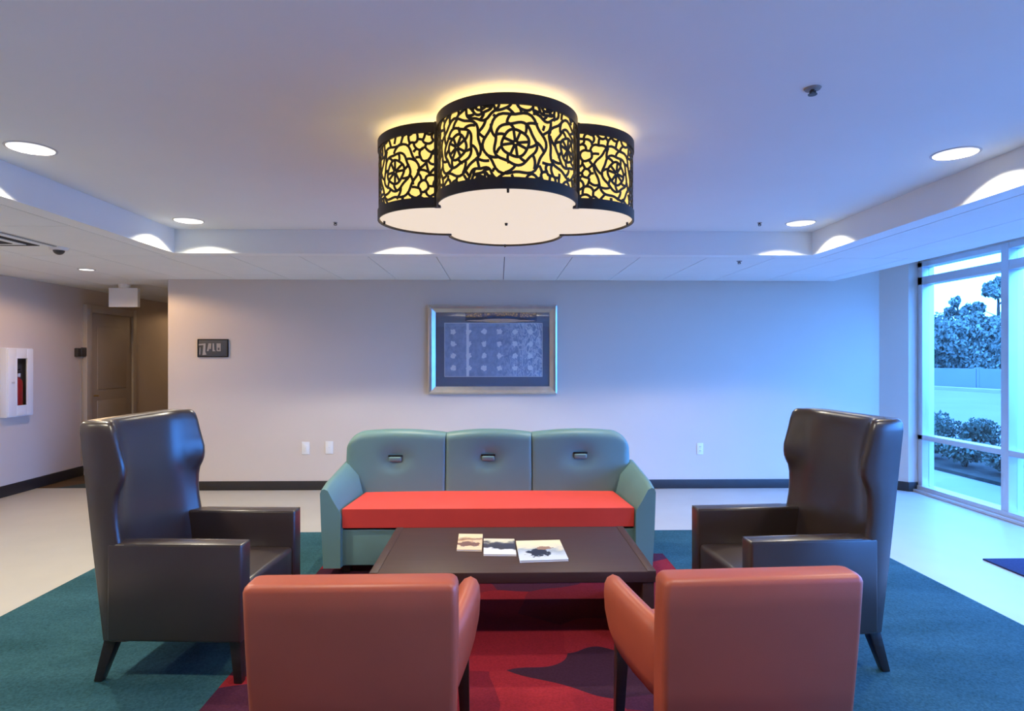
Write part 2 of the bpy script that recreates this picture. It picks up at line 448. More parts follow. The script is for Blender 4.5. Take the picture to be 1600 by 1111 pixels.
# roof slab above, so no daylight leaks in
box('roof_slab', WX0 - 0.2, WX1 + 0.2, YF - 0.2, HY + 0.2, 2.87, 2.95, 'ceiling_paint', ceil)
BW = 0.145                      # plain border around the tray
def ring_part(name, x0, x1, y0, y1, z0, z1, m): return box(name, x0, x1, y0, y1, z0, z1, m, ceil)
ring_part('fascia', TX0 - 0.04, TX1 + 0.04, TY1, TY1 + 0.04, ZS, ZT + 0.02, 'ceiling_paint')
ring_part('fascia', TX0 - 0.04, TX1 + 0.04, TY0 - 0.04, TY0, ZS, ZT + 0.02, 'ceiling_paint')
ring_part('fascia', TX0 - 0.04, TX0, TY0, TY1, ZS, ZT + 0.02, 'ceiling_paint')
ring_part('fascia', TX1, TX1 + 0.04, TY0, TY1, ZS, ZT + 0.02, 'ceiling_paint')
BX0, BX1, BY0, BY1 = TX0 - BW, TX1 + BW, TY0 - BW, TY1 + BW
for a in ((BX0, BX1, TY1 + 0.04, BY1), (BX0, BX1, BY0, TY0 - 0.04), (BX0, TX0 - 0.04, TY0 - 0.04, TY1 + 0.04), (TX1 + 0.04, BX1, TY0 - 0.04, TY1 + 0.04)):
    ring_part('ceiling_border', a[0], a[1], a[2], a[3], ZS, ZS + 0.03, 'ceiling_paint')
# dark backing seen in the joints between tiles
for x0, x1, y0, y1 in ((WX0, RAMP, BY1, YB), (WX0, HX, YB, HY), (WX0, BX0, YF, BY1), (BX1, RAMP, YF, BY1), (BX0, BX1, YF, BY0)):
    ring_part('tile_backing', x0, x1, y0, y1, ZS + 0.012, ZS + 0.03, 'tile_gap')
G = 0.0036
_tile_cache = {}
def tile(x0, x1, y0, y1, g=G):
    w, d = round(x1 - x0, 3), round(y1 - y0, 3)
    key = (w, d, g)
    if key not in _tile_cache:
        o = box('ceiling_tile', g, w - g, g, d - g, 0, 0.012, 'tile_white', ceil)
        _tile_cache[key] = o.data
    else:
        o = bpy.data.objects.new('ceiling_tile', _tile_cache[key]); C.objects.link(o); o.parent = ceil
    o.location = (x0, y0, ZS)
    return o
xs = [0.05 + 0.61 * k for k in range(-9, 7)]
xs = [WX0] + [x for x in xs if WX0 + 0.1 < x < RAMP - 0.1] + [RAMP]
for a, b_ in zip(xs, xs[1:]): tile(a, b_, BY1 + 0.004, YB)
def strip(x0, x1, y0, y1, n, step=2.44):
    wx = (x1 - x0) / n
    y = y1
    while y > y0 + 0.05:
        ya = max(y0, y - step)
        for i in range(n): tile(x0 + i * wx, x0 + (i + 1) * wx, ya, y)
        y = ya
strip(WX0, BX0 - 0.004, YF, BY1 + 0.004, 4, 1.22)
strip(BX1 + 0.006, RAMP, YF, BY1 + 0.004, 2)
strip(BX0, BX1, YF, BY0, 9, 1.22)
yy = YB
while yy < HY - 0.1:
    for i in range(3): tile(WX0 + i * (HX - WX0) / 3, WX0 + (i + 1) * (HX - WX0) / 3, yy, min(yy + 0.9, HY))
    yy += 0.9
# ceiling rising towards the window
loft('ceiling_slope', [[(RAMP, y, ZS), (WX1, y, 2.63), (WX1, y, 2.72), (RAMP, y, ZS + 0.09)] for y in (YF, YB)], 'ceiling_paint', ceil, smooth=None)

# ------------------------------------------------------------------ window wall
win = empty('window_1', (WX1, 0, 0)); tag(win, 'tall aluminium framed storefront window on the right', 'window', kind='structure')
WY0, WY1 = -1.2, 6.985
mull = [5.76 - 1.1 * k for k in range(0, 7)]
box('sill_rail', -0.045, 0.11, WY0, WY1, 0.0, 0.075, 'alum', win, 0.004)
box('sill_step', -0.09, -0.045, WY0, WY1, 0.0, 0.03, 'alum', win, 0.004)
box('head_rail', -0.03, 0.11, WY0, WY1, 2.545, 2.60, 'alum', win, 0.004)
box('transom', -0.03, 0.10, WY0, WY1, 2.345, 2.435, 'alum', win, 0.004)
box('rail', -0.03, 0.10, WY0, WY1, 0.595, 0.65, 'alum', win, 0.004)
box('jamb', -0.03, 0.11, WY1 - 0.075, WY1, 0.0, 2.60, 'alum', win, 0.004)
box('jamb', -0.03, 0.11, WY0, WY0 + 0.075, 0.0, 2.60, 'alum', win, 0.004)
for y in mull: box('mullion', -0.035, 0.115, y - 0.045, y + 0.045, 0.0, 2.60, 'alum', win, 0.004)
edges_y = [WY1 - 0.075] + [v for y in mull for v in (y + 0.045, y - 0.045)] + [WY0 + 0.075]
for k in range(0, len(edges_y), 2):
    yb, ya = edges_y[k], edges_y[k + 1]
    if yb - ya < 0.1: continue
    for za, zb in ((0.075, 0.595), (0.65, 2.345), (2.435, 2.545)):
        box('pane', 0.045, 0.051, ya, yb, za, zb, 'window_glass', win)

# ------------------------------------------------------------------ carpets
ct = box('carpet', -2.90, 2.95, 0.9, 5.42, 0.0, 0.006, 'carpet_teal')
tag(ct, 'large teal area carpet under the whole seating group', 'carpet')
rg = box('rug', -1.275, 1.26, 1.35, 4.76, 0.006, 0.008, 'carpet_red')
tag(rg, 'red and plum patterned rug under the coffee table', 'rug')
fm = box('floor_mat', 3.62, 4.55, 3.45, 4.58, 0.0, 0.012, 'mat_blue', b=0.004)
tag(fm, 'dark blue entrance mat on the pale floor by the window', 'mat')

# ------------------------------------------------------------------ sofa
SX, SYF = -0.07, 4.30
sofa = empty('sofa', (SX, SYF, 0.008))
tag(sofa, 'long teal leather sofa with a red bench seat against the back wall', 'sofa')
box('base', -1.03, 1.03, 0.035, 0.70, 0.06, 0.315, 'leather_teal', sofa, 0.012)
box('seat_rail_or_gap', -1.02, 1.02, 0.05, 0.68, 0.30, 0.335, 'gap_black', sofa)  # black strip standing in for the shade between base and seat
# bench seat: slightly crowned
secs = []
bm = bmesh.new()
nx, ny = 24, 8
def seat_pt(i, j):
    u, v = i / nx * 2 - 1, j / ny
    hw = 1.010 - 0.05 * v
    z = 0.462 + 0.014 * (1 - u ** 4) * (1 - (2 * v - 1) ** 4)
    return (hw * u, 0.0 + 0.60 * v, z)
top = [[bm.verts.new(seat_pt(i, j)) for j in range(ny + 1)] for i in range(nx + 1)]
bot = [[bm.verts.new((seat_pt(i, j)[0], seat_pt(i, j)[1] + (0.012 if j == 0 else 0), 0.330)) for j in range(ny + 1)] for i in range(nx + 1)]
for i in range(nx):
    for j in range(ny):
        bm.faces.new((top[i][j], top[i + 1][j], top[i + 1][j + 1], top[i][j + 1]))
        bm.faces.new((bot[i][j], bot[i][j + 1], bot[i + 1][j + 1], bot[i + 1][j]))
for i in range(nx):
    bm.faces.new((bot[i][0], bot[i + 1][0], top[i + 1][0], top[i][0]))
    bm.faces.new((bot[i + 1][ny], bot[i][ny], top[i][ny], top[i + 1][ny]))
for j in range(ny):
    bm.faces.new((bot[0][j + 1], bot[0][j], top[0][j], top[0][j + 1]))
    bm.faces.new((bot[nx][j], bot[nx][j + 1], top[nx][j + 1], top[nx][j]))
sharp = [e for e in bm.edges if len(e.link_faces) == 2 and e.calc_face_angle(0) > 0.8]
bmesh.ops.bevel(bm, geom=sharp, offset=0.012, segments=3, profile=0.5, affect='EDGES', clamp_overlap=True)
finish('seat', bm, 'vinyl_red', sofa, 60)
for s in (-1, 1):
    secs = []
    for k in range(7):
        v = k / 6
        y = -0.015 + 0.70 * v
        zt = 0.615 + 0.075 * v ** 0.9
        inn = 1.018 - 0.045 * v
        if k == 0: zt -= 0.012
        secs.append([(s * 1.135, y, 0.06), (s * 1.150, y, 0.36), (s * 1.157, y, zt - 0.03), (s * 1.148, y, zt - 0.006), (s * 1.128, y, zt),
                     (s * 1.104, y, zt - 0.012), (s * (inn + 0.045), y, zt - 0.09), (s * inn, y, 0.44), (s * inn, y, 0.06)])
    loft('arm', secs, 'leather_teal', sofa, b=0.0, smooth=70)
# back: three puffed panels with seams, a pull tuft in each
def back_panel(x0, x1, left_end, right_end, tuft):
    nx, nz = 30, 26
    bm = bmesh.new()
    W = x1 - x0
    def ztop(x):
        u = (x - x0) / W
        z = 0.905 + 0.026 * (1 - (2 * u - 1) ** 2)
        r = 0.13
        for end, d in ((left_end, x - x0), (right_end, x1 - x)):
            if end and d < r: z -= r * (1 - math.sqrt(max(0, 1 - (1 - d / r) ** 2)))
        return z
    front, rear = [], []
    for i in range(nx + 1):
        x = x0 + W * (0.5 - 0.5 * math.cos(math.pi * i / nx))
        fr, re = [], []
        zt = ztop(x)
        for j in range(nz + 1):
            v = 0.5 - 0.5 * math.cos(math.pi * j / nz)
            v = v ** 0.8
            z = 0.30 + (zt - 0.30) * v
            y0 = 0.565 + 0.15 * (z - 0.45)
            de = min(x - x0, x1 - x)
            dt = zt - z
            def rnd(d, r, h): return h * (1 - math.sqrt(max(0, 1 - (1 - min(d, r) / r) ** 2)))
            side_r = 0.05 if ((left_end and x - x0 < x1 - x) or (right_end and x1 - x < x - x0)) else 0.022
            y = y0 + max(rnd(de, side_r, 0.035 if side_r > 0.03 else 0.012), rnd(dt, 0.05, 0.05)) - 0.018 * math.sin(math.pi * (x - x0) / W) ** 0.6
            dx, dz = (x - tuft[0]) / 0.085, (z - tuft[1]) / 0.065
            y += 0.040 * math.exp(-(dx * dx + dz * dz))
            fr.append(bm.verts.new((x, y, z)))
            re.append(bm.verts.new((x, y0 + 0.13, z)))
        front.append(fr); rear.append(re)
    for i in range(nx):
        for j in range(nz):
            bm.faces.new((front[i][j], front[i + 1][j], front[i + 1][j + 1], front[i][j + 1]))
            bm.faces.new((rear[i][j], rear[i][j + 1], rear[i + 1][j + 1], rear[i + 1][j]))
        bm.faces.new((front[i][nz], front[i + 1][nz], rear[i + 1][nz], rear[i][nz]))
        bm.faces.new((front[i + 1][0], front[i][0], rear[i][0], rear[i + 1][0]))
    for j in range(nz):
        bm.faces.new((front[0][j], front[0][j + 1], rear[0][j + 1], rear[0][j]))
        bm.faces.new((front[nx][j + 1], front[nx][j], rear[nx][j], rear[nx][j + 1]))
    p = finish('back_panel', bm, 'leather_teal', sofa, 65)
    y = 0.565 + 0.15 * (tuft[1] - 0.45)
    bm = bmesh.new()
    bm_box(bm, tuft[0] - 0.050, tuft[0] + 0.050, y - 0.016, y + 0.02, tuft[1] - 0.026, tuft[1] + 0.014)
    bev(bm, 0.012, 3)
    finish('pull_tab', bm, 'leather_teal', p, 50)
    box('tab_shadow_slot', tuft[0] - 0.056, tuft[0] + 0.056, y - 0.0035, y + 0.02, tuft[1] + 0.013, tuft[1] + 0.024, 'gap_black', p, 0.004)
back_panel(-1.135, -0.352, True, False, (-0.745, 0.715))
back_panel(-0.348, 0.328, False, False, (-0.015, 0.72))
back_panel(0.332, 1.110, False, True, (0.715, 0.735))
for sx in (-1.0, 1.0):
    for y in (0.10, 0.62):
        taper_leg('leg', (sx, y, 0.075), (sx, y, 0.0), 0.03, 0.026, 'wood_leg', sofa)

# ------------------------------------------------------------------ coffee table
tb = empty('coffee_table', (0.073, 3.60, 0.008))
tag(tb, 'low dark brown wooden coffee table between the armchairs', 'table')
box('table_top', -0.733, 0.733, -0.43, 0.43, 0.350, 0.406, 'wood_table', tb, 0.004)
box('edge_band', -0.733, -0.690, -0.43, 0.43, 0.4055, 0.4085, 'wood_table', tb, 0.001)
box('edge_band', 0.690, 0.733, -0.43, 0.43, 0.4055, 0.4085, 'wood_table', tb, 0.001)
box('side_panel', -0.725, -0.665, -0.42, 0.42, 0.0, 0.352, 'wood_table', tb, 0.004)
box('side_panel', 0.665, 0.725, -0.42, 0.42, 0.0, 0.352, 'wood_table', tb, 0.004)

# magazines lying on it
TZ = 0.4145
def magazine(name, corners, th, cover, label, z=TZ, cat='magazine'):
    cx = sum(c[0] for c in corners) / 4; cy = sum(c[1] for c in corners) / 4
    root = empty(name, (cx, cy, z))
    tag(root, label, cat, 'reading matter on the coffee table')
    p = [(x - cx, y - cy) for x, y in corners]
    strip_poly('pages', [(x * 0.985, y * 0.985) for x, y in p], 0.0, th - 0.0012, 'paper_edge', root)
    strip_poly('cover', p, th - 0.0012, th, cover, root)
    strip_poly('back_cover', p, -0.0002, 0.0008, cover, root)
magazine('magazine', [(0.112, 3.32), (0.375, 3.34), (0.362, 3.70), (0.100, 3.685)], 0.011, 'cover_blue', 'magazine with a dark figure on a blue grey and yellow cover')
magazine('magazine', [(-0.085, 3.44), (0.096, 3.43), (0.092, 3.73), (-0.092, 3.74)], 0.010, 'cover_dark', 'magazine with a black and white striped cover in the middle')
magazine('magazine', [(-0.240, 3.53), (-0.098, 3.52), (-0.100, 3.84), (-0.248, 3.85)], 0.009, 'cover_tan', 'magazine with a glossy tan and brown cover, leftmost of three')

# ------------------------------------------------------------------ high back wing chairs (face local +X)
def interp(tab, z):
    for (za, va), (zb, vb) in zip(tab, tab[1:]):
        if za <= z <= zb: return va + (vb - va) * (z - za) / (zb - za)
    return tab[-1][1] if z > tab[-1][0] else tab[0][1]

def make_wing_chair():
    t = empty('wing_chair')
    HW = 0.365
    rear = [(0.20, -0.345), (0.62, -0.395), (1.21, -0.462)]
    wing = [(0.20, -0.20), (0.44, -0.215), (0.64, -0.245), (0.72, -0.258), (0.80, -0.264), (0.87, -0.258), (0.91, -0.238), (0.945, -0.226), (1.00, -0.228), (1.10, -0.256), (1.21, -0.282)]
    zs = [0.20, 0.30, 0.44, 0.54, 0.64, 0.72, 0.78, 0.84, 0.88, 0.91, 0.935, 0.96, 1.0, 1.05, 1.10, 1.15, 1.185, 1.20, 1.208]
    secs = []
    for z in zs:
        ins = 0.0
        if z > 1.18: ins = {1.185: 0.003, 1.2: 0.010, 1.208: 0.020}[z]
        xr, xw = interp(rear, z) + ins, interp(wing, z) - ins
        hw = HW - ins
        hw_b = hw - 0.012
        xi = interp(rear, z) + 0.105
        if z > 1.18: xi -= ins
        pts = []
        # rear face
        pts += [(xr + 0.02, -hw_b + 0.0, z), (xr + 0.004, -hw_b + 0.02, z), (xr, -hw_b + 0.05, z), (xr - 0.006, 0, z), (xr, hw_b - 0.05, z), (xr + 0.004, hw_b - 0.02, z), (xr + 0.02, hw_b, z)]
        # +y side to wing tip
        tipw = 0.038
        pts += [((xr + xw) / 2, hw, z), (xw - 0.02, hw + 0.002, z), (xw - 0.004, hw - 0.004, z), (xw, hw - tipw / 2, z), (xw - 0.006, hw - tipw, z)]
        # concave inner face
        n = 14
        y1 = hw - tipw
        for k in range(1, n):
            a = k / n
            y = y1 * (1 - 2 * a)
            u = abs(y / y1)
            xx = xi + (xw - 0.006 - xi) * (u ** 4.2)
            pts.append((xx, y, z))
        pts += [(xw - 0.006, -hw + tipw, z), (xw, -hw + tipw / 2, z), (xw - 0.004, -hw + 0.004, z), (xw - 0.02, -hw - 0.002, z), ((xr + xw) / 2, -hw, z)]
        secs.append(pts)
    loft('backrest', secs, 'leather_brown', t, smooth=55)
    for s in (-1, 1):
        bm = bmesh.new()
        y0, y1 = (0.268, 0.368) if s > 0 else (-0.368, -0.268)
        vs = bm_box(bm, -0.30, 0.325, y0, y1, 0.20, 0.648)
        bev(bm, 0.012, 3)
        a = finish('arm', bm, 'leather_brown', t, 40)
        # welt along the top front edge of the arm
        for yy in (y0 + 0.004, y1 - 0.004):
            bm = bmesh.new(); bm_box(bm, -0.22, 0.322, yy - 0.003, yy + 0.003, 0.641, 0.6475); bev(bm, 0.0025, 2)
            finish('welt', bm, 'leather_brown', a, 40)
    # seat cushion with soft crown
    bm = bmesh.new()
    bm_box(bm, -0.30, 0.318, -0.266, 0.266, 0.27, 0.455)
    bmesh.ops.subdivide_edges(bm, edges=bm.edges[:], cuts=5, use_grid_fill=True)
    for v in bm.verts:
        if v.co.z > 0.44: v.co.z += 0.020 * (1 - (v.co.y / 0.266) ** 4) * (1 - (v.co.x / 0.32) ** 4)
    sharp = [e for e in bm.edges if len(e.link_faces) == 2 and e.calc_face_angle(0) > 0.8]
    bmesh.ops.bevel(bm, geom=sharp, offset=0.022, segments=3, profile=0.5, affect='EDGES', clamp_overlap=True)
    finish('seat', bm, 'leather_brown', t, 60)
    box('seat_rail_or_gap', -0.30, 0.310, -0.268, 0.268, 0.20, 0.268, 'leather_brown', t, 0.008)
    for s in (-1, 1):
        taper_leg('leg', (-0.295, s * 0.318, 0.205), (-0.365, s * 0.318, 0.0), 0.030, 0.019, 'wood_leg', t)
        taper_leg('leg', (0.285, s * 0.318, 0.205), (0.295, s * 0.318, 0.0), 0.027, 0.019, 'wood_leg', t)
    return t
w1 = make_wing_chair()
w1.location = (-1.478, 3.235, 0.008); w1.rotation_euler = (0, 0, R(-3))
tag(w1, 'tall dark brown leather wing chair on the hall side, facing the window', 'armchair', 'dark brown wing chairs')
w2 = copy_tree(w1)
w2.location = (1.465, 3.24, 0.008); w2.rotation_euler = (0, 0, R(180 + 4))
tag(w2, 'tall dark brown leather wing chair nearest the window, facing the hall', 'armchair', 'dark brown wing chairs')

# ------------------------------------------------------------------ low orange armchairs (face local +Y, seen from behind)
def make_club_chair():
    t = empty('club_chair')
    # backrest: rounded slab leaning back
    secs = []
    for z, ins in ((0.285, 0.012), (0.292, 0.003), (0.30, 0.0), (0.42, 0.0), (0.52, 0.0), (0.62, 0.0), (0.70, 0.0), (0.775, 0.0), (0.788, 0.004), (0.797, 0.012), (0.80, 0.024)):
        yr = -0.285 - 0.045 * (z - 0.34) / 0.46 + ins
        yf = yr + 0.115 - 1.6 * ins
        hw = (0.322 + 0.008 * min(1, (z - 0.285) / 0.30)) - ins
        r = 0.022
        p = []
        for (cx, cy, a0) in ((hw - r, yf - r, 0), (-hw + r, yf - r, 90), (-hw + r, yr + r, 180), (hw - r, yr + r, 270)):
            for k in range(5):
                a = R(a0 + 90 * k / 4)
                p.append((cx + r * math.cos(a), cy + r * math.sin(a), z))
        secs.append(p)
    loft('backrest', secs, 'leather_orange', t, smooth=60)
    for s in (-1, 1):
        secs = []
        prof = [(-0.262, 0.312, 0.03), (-0.20, 0.330, 0.012), (-0.10, 0.354, 0.004), (0.05, 0.375, 0.0), (0.18, 0.388, 0.0), (0.25, 0.391, 0.003), (0.285, 0.387, 0.012), (0.302, 0.372, 0.035)]
        for y, xo, dz in prof:
            zt = 0.622 - dz
            xi = 0.252
            p = [(s * (xo - 0.045), y, 0.325 + dz), (s * (xo - 0.018), y, 0.40), (s * (xo - 0.004), y, 0.47), (s * xo, y, 0.54), (s * (xo - 0.003), y, zt - 0.035),
                 (s * (xo - 0.014), y, zt - 0.012), (s * (xo - 0.036), y, zt), (s * (xo - 0.062), y, zt - 0.010), (s * (xo - 0.078), y, zt - 0.035),
                 (s * (xi + 0.008), y, 0.48), (s * xi, y, 0.40), (s * xi, y, 0.325 + dz)]
            secs.append(p)
        loft('arm', secs, 'leather_orange', t, smooth=75)
    bm = bmesh.new(); bm_box(bm, -0.252, 0.252, -0.19, 0.30, 0.34, 0.465); bev(bm, 0.025, 3)
    finish('seat', bm, 'leather_orange', t, 40)
    box('seat_rail_or_gap', -0.27, 0.27, -0.25, 0.28, 0.29, 0.342, 'wood_leg', t, 0.005)
    for s in (-1, 1):
        taper_leg('leg', (s * 0.318, 0.262, 0.345), (s * 0.330, 0.268, 0.0), 0.026, 0.018, 'wood_leg', t)
        taper_leg('leg', (s * 0.262, -0.235, 0.345), (s * 0.275, -0.290, 0.0), 0.026, 0.018, 'wood_leg', t)
    return t
c1 = make_club_chair()
c1.location = (-0.463, 2.245, 0.008); c1.rotation_euler = (0, 0, R(0.6))
tag(c1, 'low orange leather armchair seen from behind, on the hall side', 'armchair', 'orange armchairs')
c2 = copy_tree(c1)
c2.location = (0.832, 2.28, 0.008); c2.rotation_euler = (0, 0, R(3.0))
tag(c2, 'low orange leather armchair seen from behind, on the window side', 'armchair', 'orange armchairs')

# ------------------------------------------------------------------ ceiling light: four lobed drum with rose lattice
FX, FY, FZ0, FZ1 = 0.037, 3.165, 2.195, 2.585
LD, LRAD = 0.325, 0.315
fix = empty('ceiling_light', (FX, FY, FZ0))
tag(fix, 'four lobed drum ceiling light with bronze rose lattice and glowing cream dish', 'ceiling light')
FH = FZ1 - FZ0
BAND = 0.047
def lobe_arc(rad, rot, n=40, span=90.0):
    """points of one lobe's arc in plan, rot in degrees points outwards"""
    pts = []
    for k in range(n + 1):
        a = R(rot - span + 2 * span * k / n)
        pts.append((LD * math.cos(R(rot)) + rad * math.cos(a), LD * math.sin(R(rot)) + rad * math.sin(a)))
    return pts
def arc_band(name, rad, rot, z0, z1, th, m, parent, n=40, span=90.0):
    outer = lobe_arc(rad + th / 2, rot, n, span); inner = lobe_arc(rad - th / 2, rot, n, span)
    secs = [[(o[0], o[1], z0), (o[0], o[1], z1), (i[0], i[1], z1), (i[0], i[1], z0)] for o, i in zip(outer, inner)]
    return loft(name, secs, m, parent, smooth=40)

def clip_poly(poly, nx, ny, c):
    out = []
    for i in range(len(poly)):
        a, b_ = poly[i], poly[(i + 1) % len(poly)]
        da, db = nx * a[0] + ny * a[1] - c, nx * b_[0] + ny * b_[1] - c
        if da <= 0: out.append(a)
        if (da < 0 < db) or (db < 0 < da):
            t = da / (da - db)
            out.append((a[0] + (b_[0] - a[0]) * t, a[1] + (b_[1] - a[1]) * t))
    return out

def rose_lines(U, V, roses, rng):
    """polylines (in metres on the unrolled sheet) of a rose pattern: rings, petals, filler cells"""
    lines = []
    def ring(cx, cy, r, ph, wob, n=48, lobes=6):
        return [(cx + r * (1 + wob * math.sin(lobes * t + ph)) * math.cos(t), cy + r * 0.98 * (1 + wob * math.sin(lobes * t + ph)) * math.sin(t)) for t in [2 * math.pi * k / n for k in range(n + 1)]]
    rad = []
    for (cx, cy, s) in roses:
        ph = rng.random() * 6
        r0, r1, r2, r3 = 0.009 * s, 0.053 * s, 0.083 * s, 0.122 * s
        rad.append((cx, cy, r3))
        lines.append(ring(cx, cy, r0, ph, 0.0, 12))
        lines.append(ring(cx, cy, r1, ph, 0.05, lobes=4))
        lines.append(ring(cx, cy, r2, ph + 2, 0.07, lobes=5))
        lines.append(ring(cx, cy, r3, ph + 1, 0.07, lobes=6))
        def spoke(ra, rb, a, tw):
            return [(cx + (ra + (rb - ra) * k / 6) * math.cos(a + tw * (k / 6) ** 1.3), cy + (ra + (rb - ra) * k / 6) * math.sin(a + tw * (k / 6) ** 1.3)) for k in range(7)]
        for k in range(8):
            a = ph + 2 * math.pi * (k + (0.14 if k % 2 else -0.14)) / 8
            lines.append(spoke(r0, r1, a, 0.0))
        for k in range(7): lines.append(spoke(r1, r2, ph + 0.4 + 2 * math.pi * (k + rng.uniform(-.15, .15)) / 7, 0.25))
        for k in range(7): lines.append(spoke(r2, r3, ph + 2 * math.pi * (k + rng.uniform(-.15, .15)) / 7, -0.35))
    # filler cells between the roses
    seeds = []
    tries = 0
    while tries < 3000:
        tries += 1
        p = (rng.uniform(-0.02, U + 0.02), rng.uniform(-0.02, V + 0.02))
        if any(math.hypot(p[0] - q[0], p[1] - q[1]) < 0.031 for q in seeds): continue
        if any(math.hypot(p[0] - c[0], p[1] - c[1]) < c[2] + 0.010 for c in rad): continue
        seeds.append(p)
    done = set()
    for i, s in enumerate(seeds):
        poly = [(-0.03, -0.03), (U + 0.03, -0.03), (U + 0.03, V + 0.03), (-0.03, V + 0.03)]
        for j, q in enumerate(seeds):
            if i == j or math.hypot(q[0] - s[0], q[1] - s[1]) > 0.3: continue
            nx, ny = q[0] - s[0], q[1] - s[1]
            c = nx * (q[0] + s[0]) / 2 + ny * (q[1] + s[1]) / 2
            poly = clip_poly(poly, nx, ny, c)
            if len(poly) < 3: break
        for k in range(len(poly)):
            a, b_ = poly[k], poly[(k + 1) % len(poly)]
            key = tuple(sorted(((round(a[0], 3), round(a[1], 3)), (round(b_[0], 3), round(b_[1], 3)))))
            L = math.hypot(a[0] - b_[0], a[1] - b_[1])
            if key in done or L < 0.004: continue
            done.add(key)
            bul = rng.uniform(-0.28, 0.28) * L
            nx, ny = -(b_[1] - a[1]) / L, (b_[0] - a[0]) / L
            pl = []
            for t in range(9):
                t /= 8
                w = 4 * t * (1 - t) * bul
                pl.append((a[0] + (b_[0] - a[0]) * t + nx * w, a[1] + (b_[1] - a[1]) * t + ny * w))
            # drop what falls inside a rose
            seg = []
            for p in pl:
                if any(math.hypot(p[0] - c[0], p[1] - c[1]) < c[2] - 0.003 for c in rad):
                    if len(seg) > 1: lines.append(seg)
                    seg = []
                else: seg.append(p)
            if len(seg) > 1: lines.append(seg)
    return lines

def lattice(rot, roses, seed):
    rng = random.Random(seed)
    U, V = math.pi * LRAD, FH - 2 * BAND
    lines = rose_lines(U, V, roses, rng)
    bm = bmesh.new()
    hw, th = 0.0057, 0.004
    c0 = (LD * math.cos(R(rot)), LD * math.sin(R(rot)))
    def P(u, v, r):
        a = R(rot) - math.pi / 2 + u / LRAD
        return (c0[0] + r * math.cos(a), c0[1] + r * math.sin(a), BAND + v)
    for pl in lines:
        # keep inside the sheet
        pl = [(min(max(u, 0.0), U), v) for u, v in pl]
        run = []
        runs = []
        for p in pl:
            if -0.012 <= p[1] <= V + 0.012: run.append(p)
            else:
                if len(run) > 1: runs.append(run)
                run = []
        if len(run) > 1: runs.append(run)
        for run in runs:
            prev = None
            for k, (u, v) in enumerate(run):
                a, b_ = run[max(0, k - 1)], run[min(len(run) - 1, k + 1)]
                dx, dy = b_[0] - a[0], b_[1] - a[1]
                L = math.hypot(dx, dy)
                if L < 1e-6: continue
                nx, ny = -dy / L * hw, dx / L * hw
                q = [bm.verts.new(P(u + nx, v + ny, LRAD + th / 2)), bm.verts.new(P(u - nx, v - ny, LRAD + th / 2)),
                     bm.verts.new(P(u - nx, v - ny, LRAD - th / 2)), bm.verts.new(P(u + nx, v + ny, LRAD - th / 2))]
                if prev:
                    for e in range(4): bm.faces.new((prev[e], prev[(e + 1) % 4], q[(e + 1) % 4], q[e]))
                prev = q
    return finish('lattice', bm, 'metal_bronze', fix)
V_ = FH - 2 * BAND
UC = math.pi * LRAD / 2
near_roses = [(UC - 0.235, V_ * 0.50, 0.98), (UC + 0.03, V_ * 0.47, 1.05), (UC + 0.30, V_ * 0.52, 0.98), (UC - 0.115, V_ * 1.06, 0.62), (UC - 0.115, -0.06 * V_, 0.52), (UC + 0.17, V_ * 1.05, 0.55)]
for i, rot in enumerate((-90, 180, 0, 90)):
    lattice(rot, near_roses if i == 0 else [(UC - 0.29, V_ * 0.45, 1.0), (UC + 0.02, V_ * 0.55, 0.95), (UC + 0.28, V_ * 0.46, 1.05), (UC - 0.13, V_ * 1.05, 0.55), (UC + 0.15, -0.04 * V_, 0.55)], 11 + i)
    arc_band('shade_liner', LRAD - 0.016, rot, 0.03, FH - 0.022, 0.003, 'shade_fabric', fix)
    arc_band('band', LRAD + 0.003, rot, 0.0, BAND, 0.008, 'metal_bronze', fix)
    arc_band('band', LRAD + 0.003, rot, FH - BAND, FH, 0.008, 'metal_bronze', fix)
for sx in (-1, 1):
    for sy in (-1, 1):
        box('corner_post', min(sx * 0.302, sx * 0.333), max(sx * 0.302, sx * 0.333), min(sy * 0.302, sy * 0.333), max(sy * 0.302, sy * 0.333), 0.0, FH, 'metal_bronze', fix, 0.004)
# dish: four lobed, slightly sagging disc
outline = []
for rot in (-90, 0, 90, 180):
    outline += lobe_arc(LRAD - 0.004, rot, 30)
bm = bmesh.new()
rings = []
for s, dz in ((1.0, 0.010), (0.97, 0.007), (0.8, 0.004), (0.5, 0.001), (0.2, 0.0)):
    rings.append([bm.verts.new((x * s, y * s, dz)) for x, y in outline])
for a, b_ in zip(rings, rings[1:]):
    for i in range(len(a)): bm.faces.new((a[i], a[(i + 1) % len(a)], b_[(i + 1) % len(b_)], b_[i]))
bm.faces.new(rings[-1])
finish('dish', bm, 'dish_acrylic', fix, 60)
cyl('finial', 0, 0, -0.012, 0.004, 0.006, 0.009, 'metal_bronze', fix, 14)
for rot in (-90, 0, 90, 180):
    cx, cy = 0.618 * math.cos(R(rot)), 0.618 * math.sin(R(rot))
    cyl('screw', cx, cy, -0.010, 0.008, 0.005, 0.006, 'metal_bronze', fix, 10)
cyl('stem', 0, 0, FH - 0.03, ZT - FZ0, 0.10, 0.10, 'metal_bronze', fix, 24)
for sx in (-1, 1):
    box('cross_bar', min(0, sx * 0.63), max(0, sx * 0.63), -0.012, 0.012, FH - 0.03, FH - 0.012, 'metal_bronze', fix)

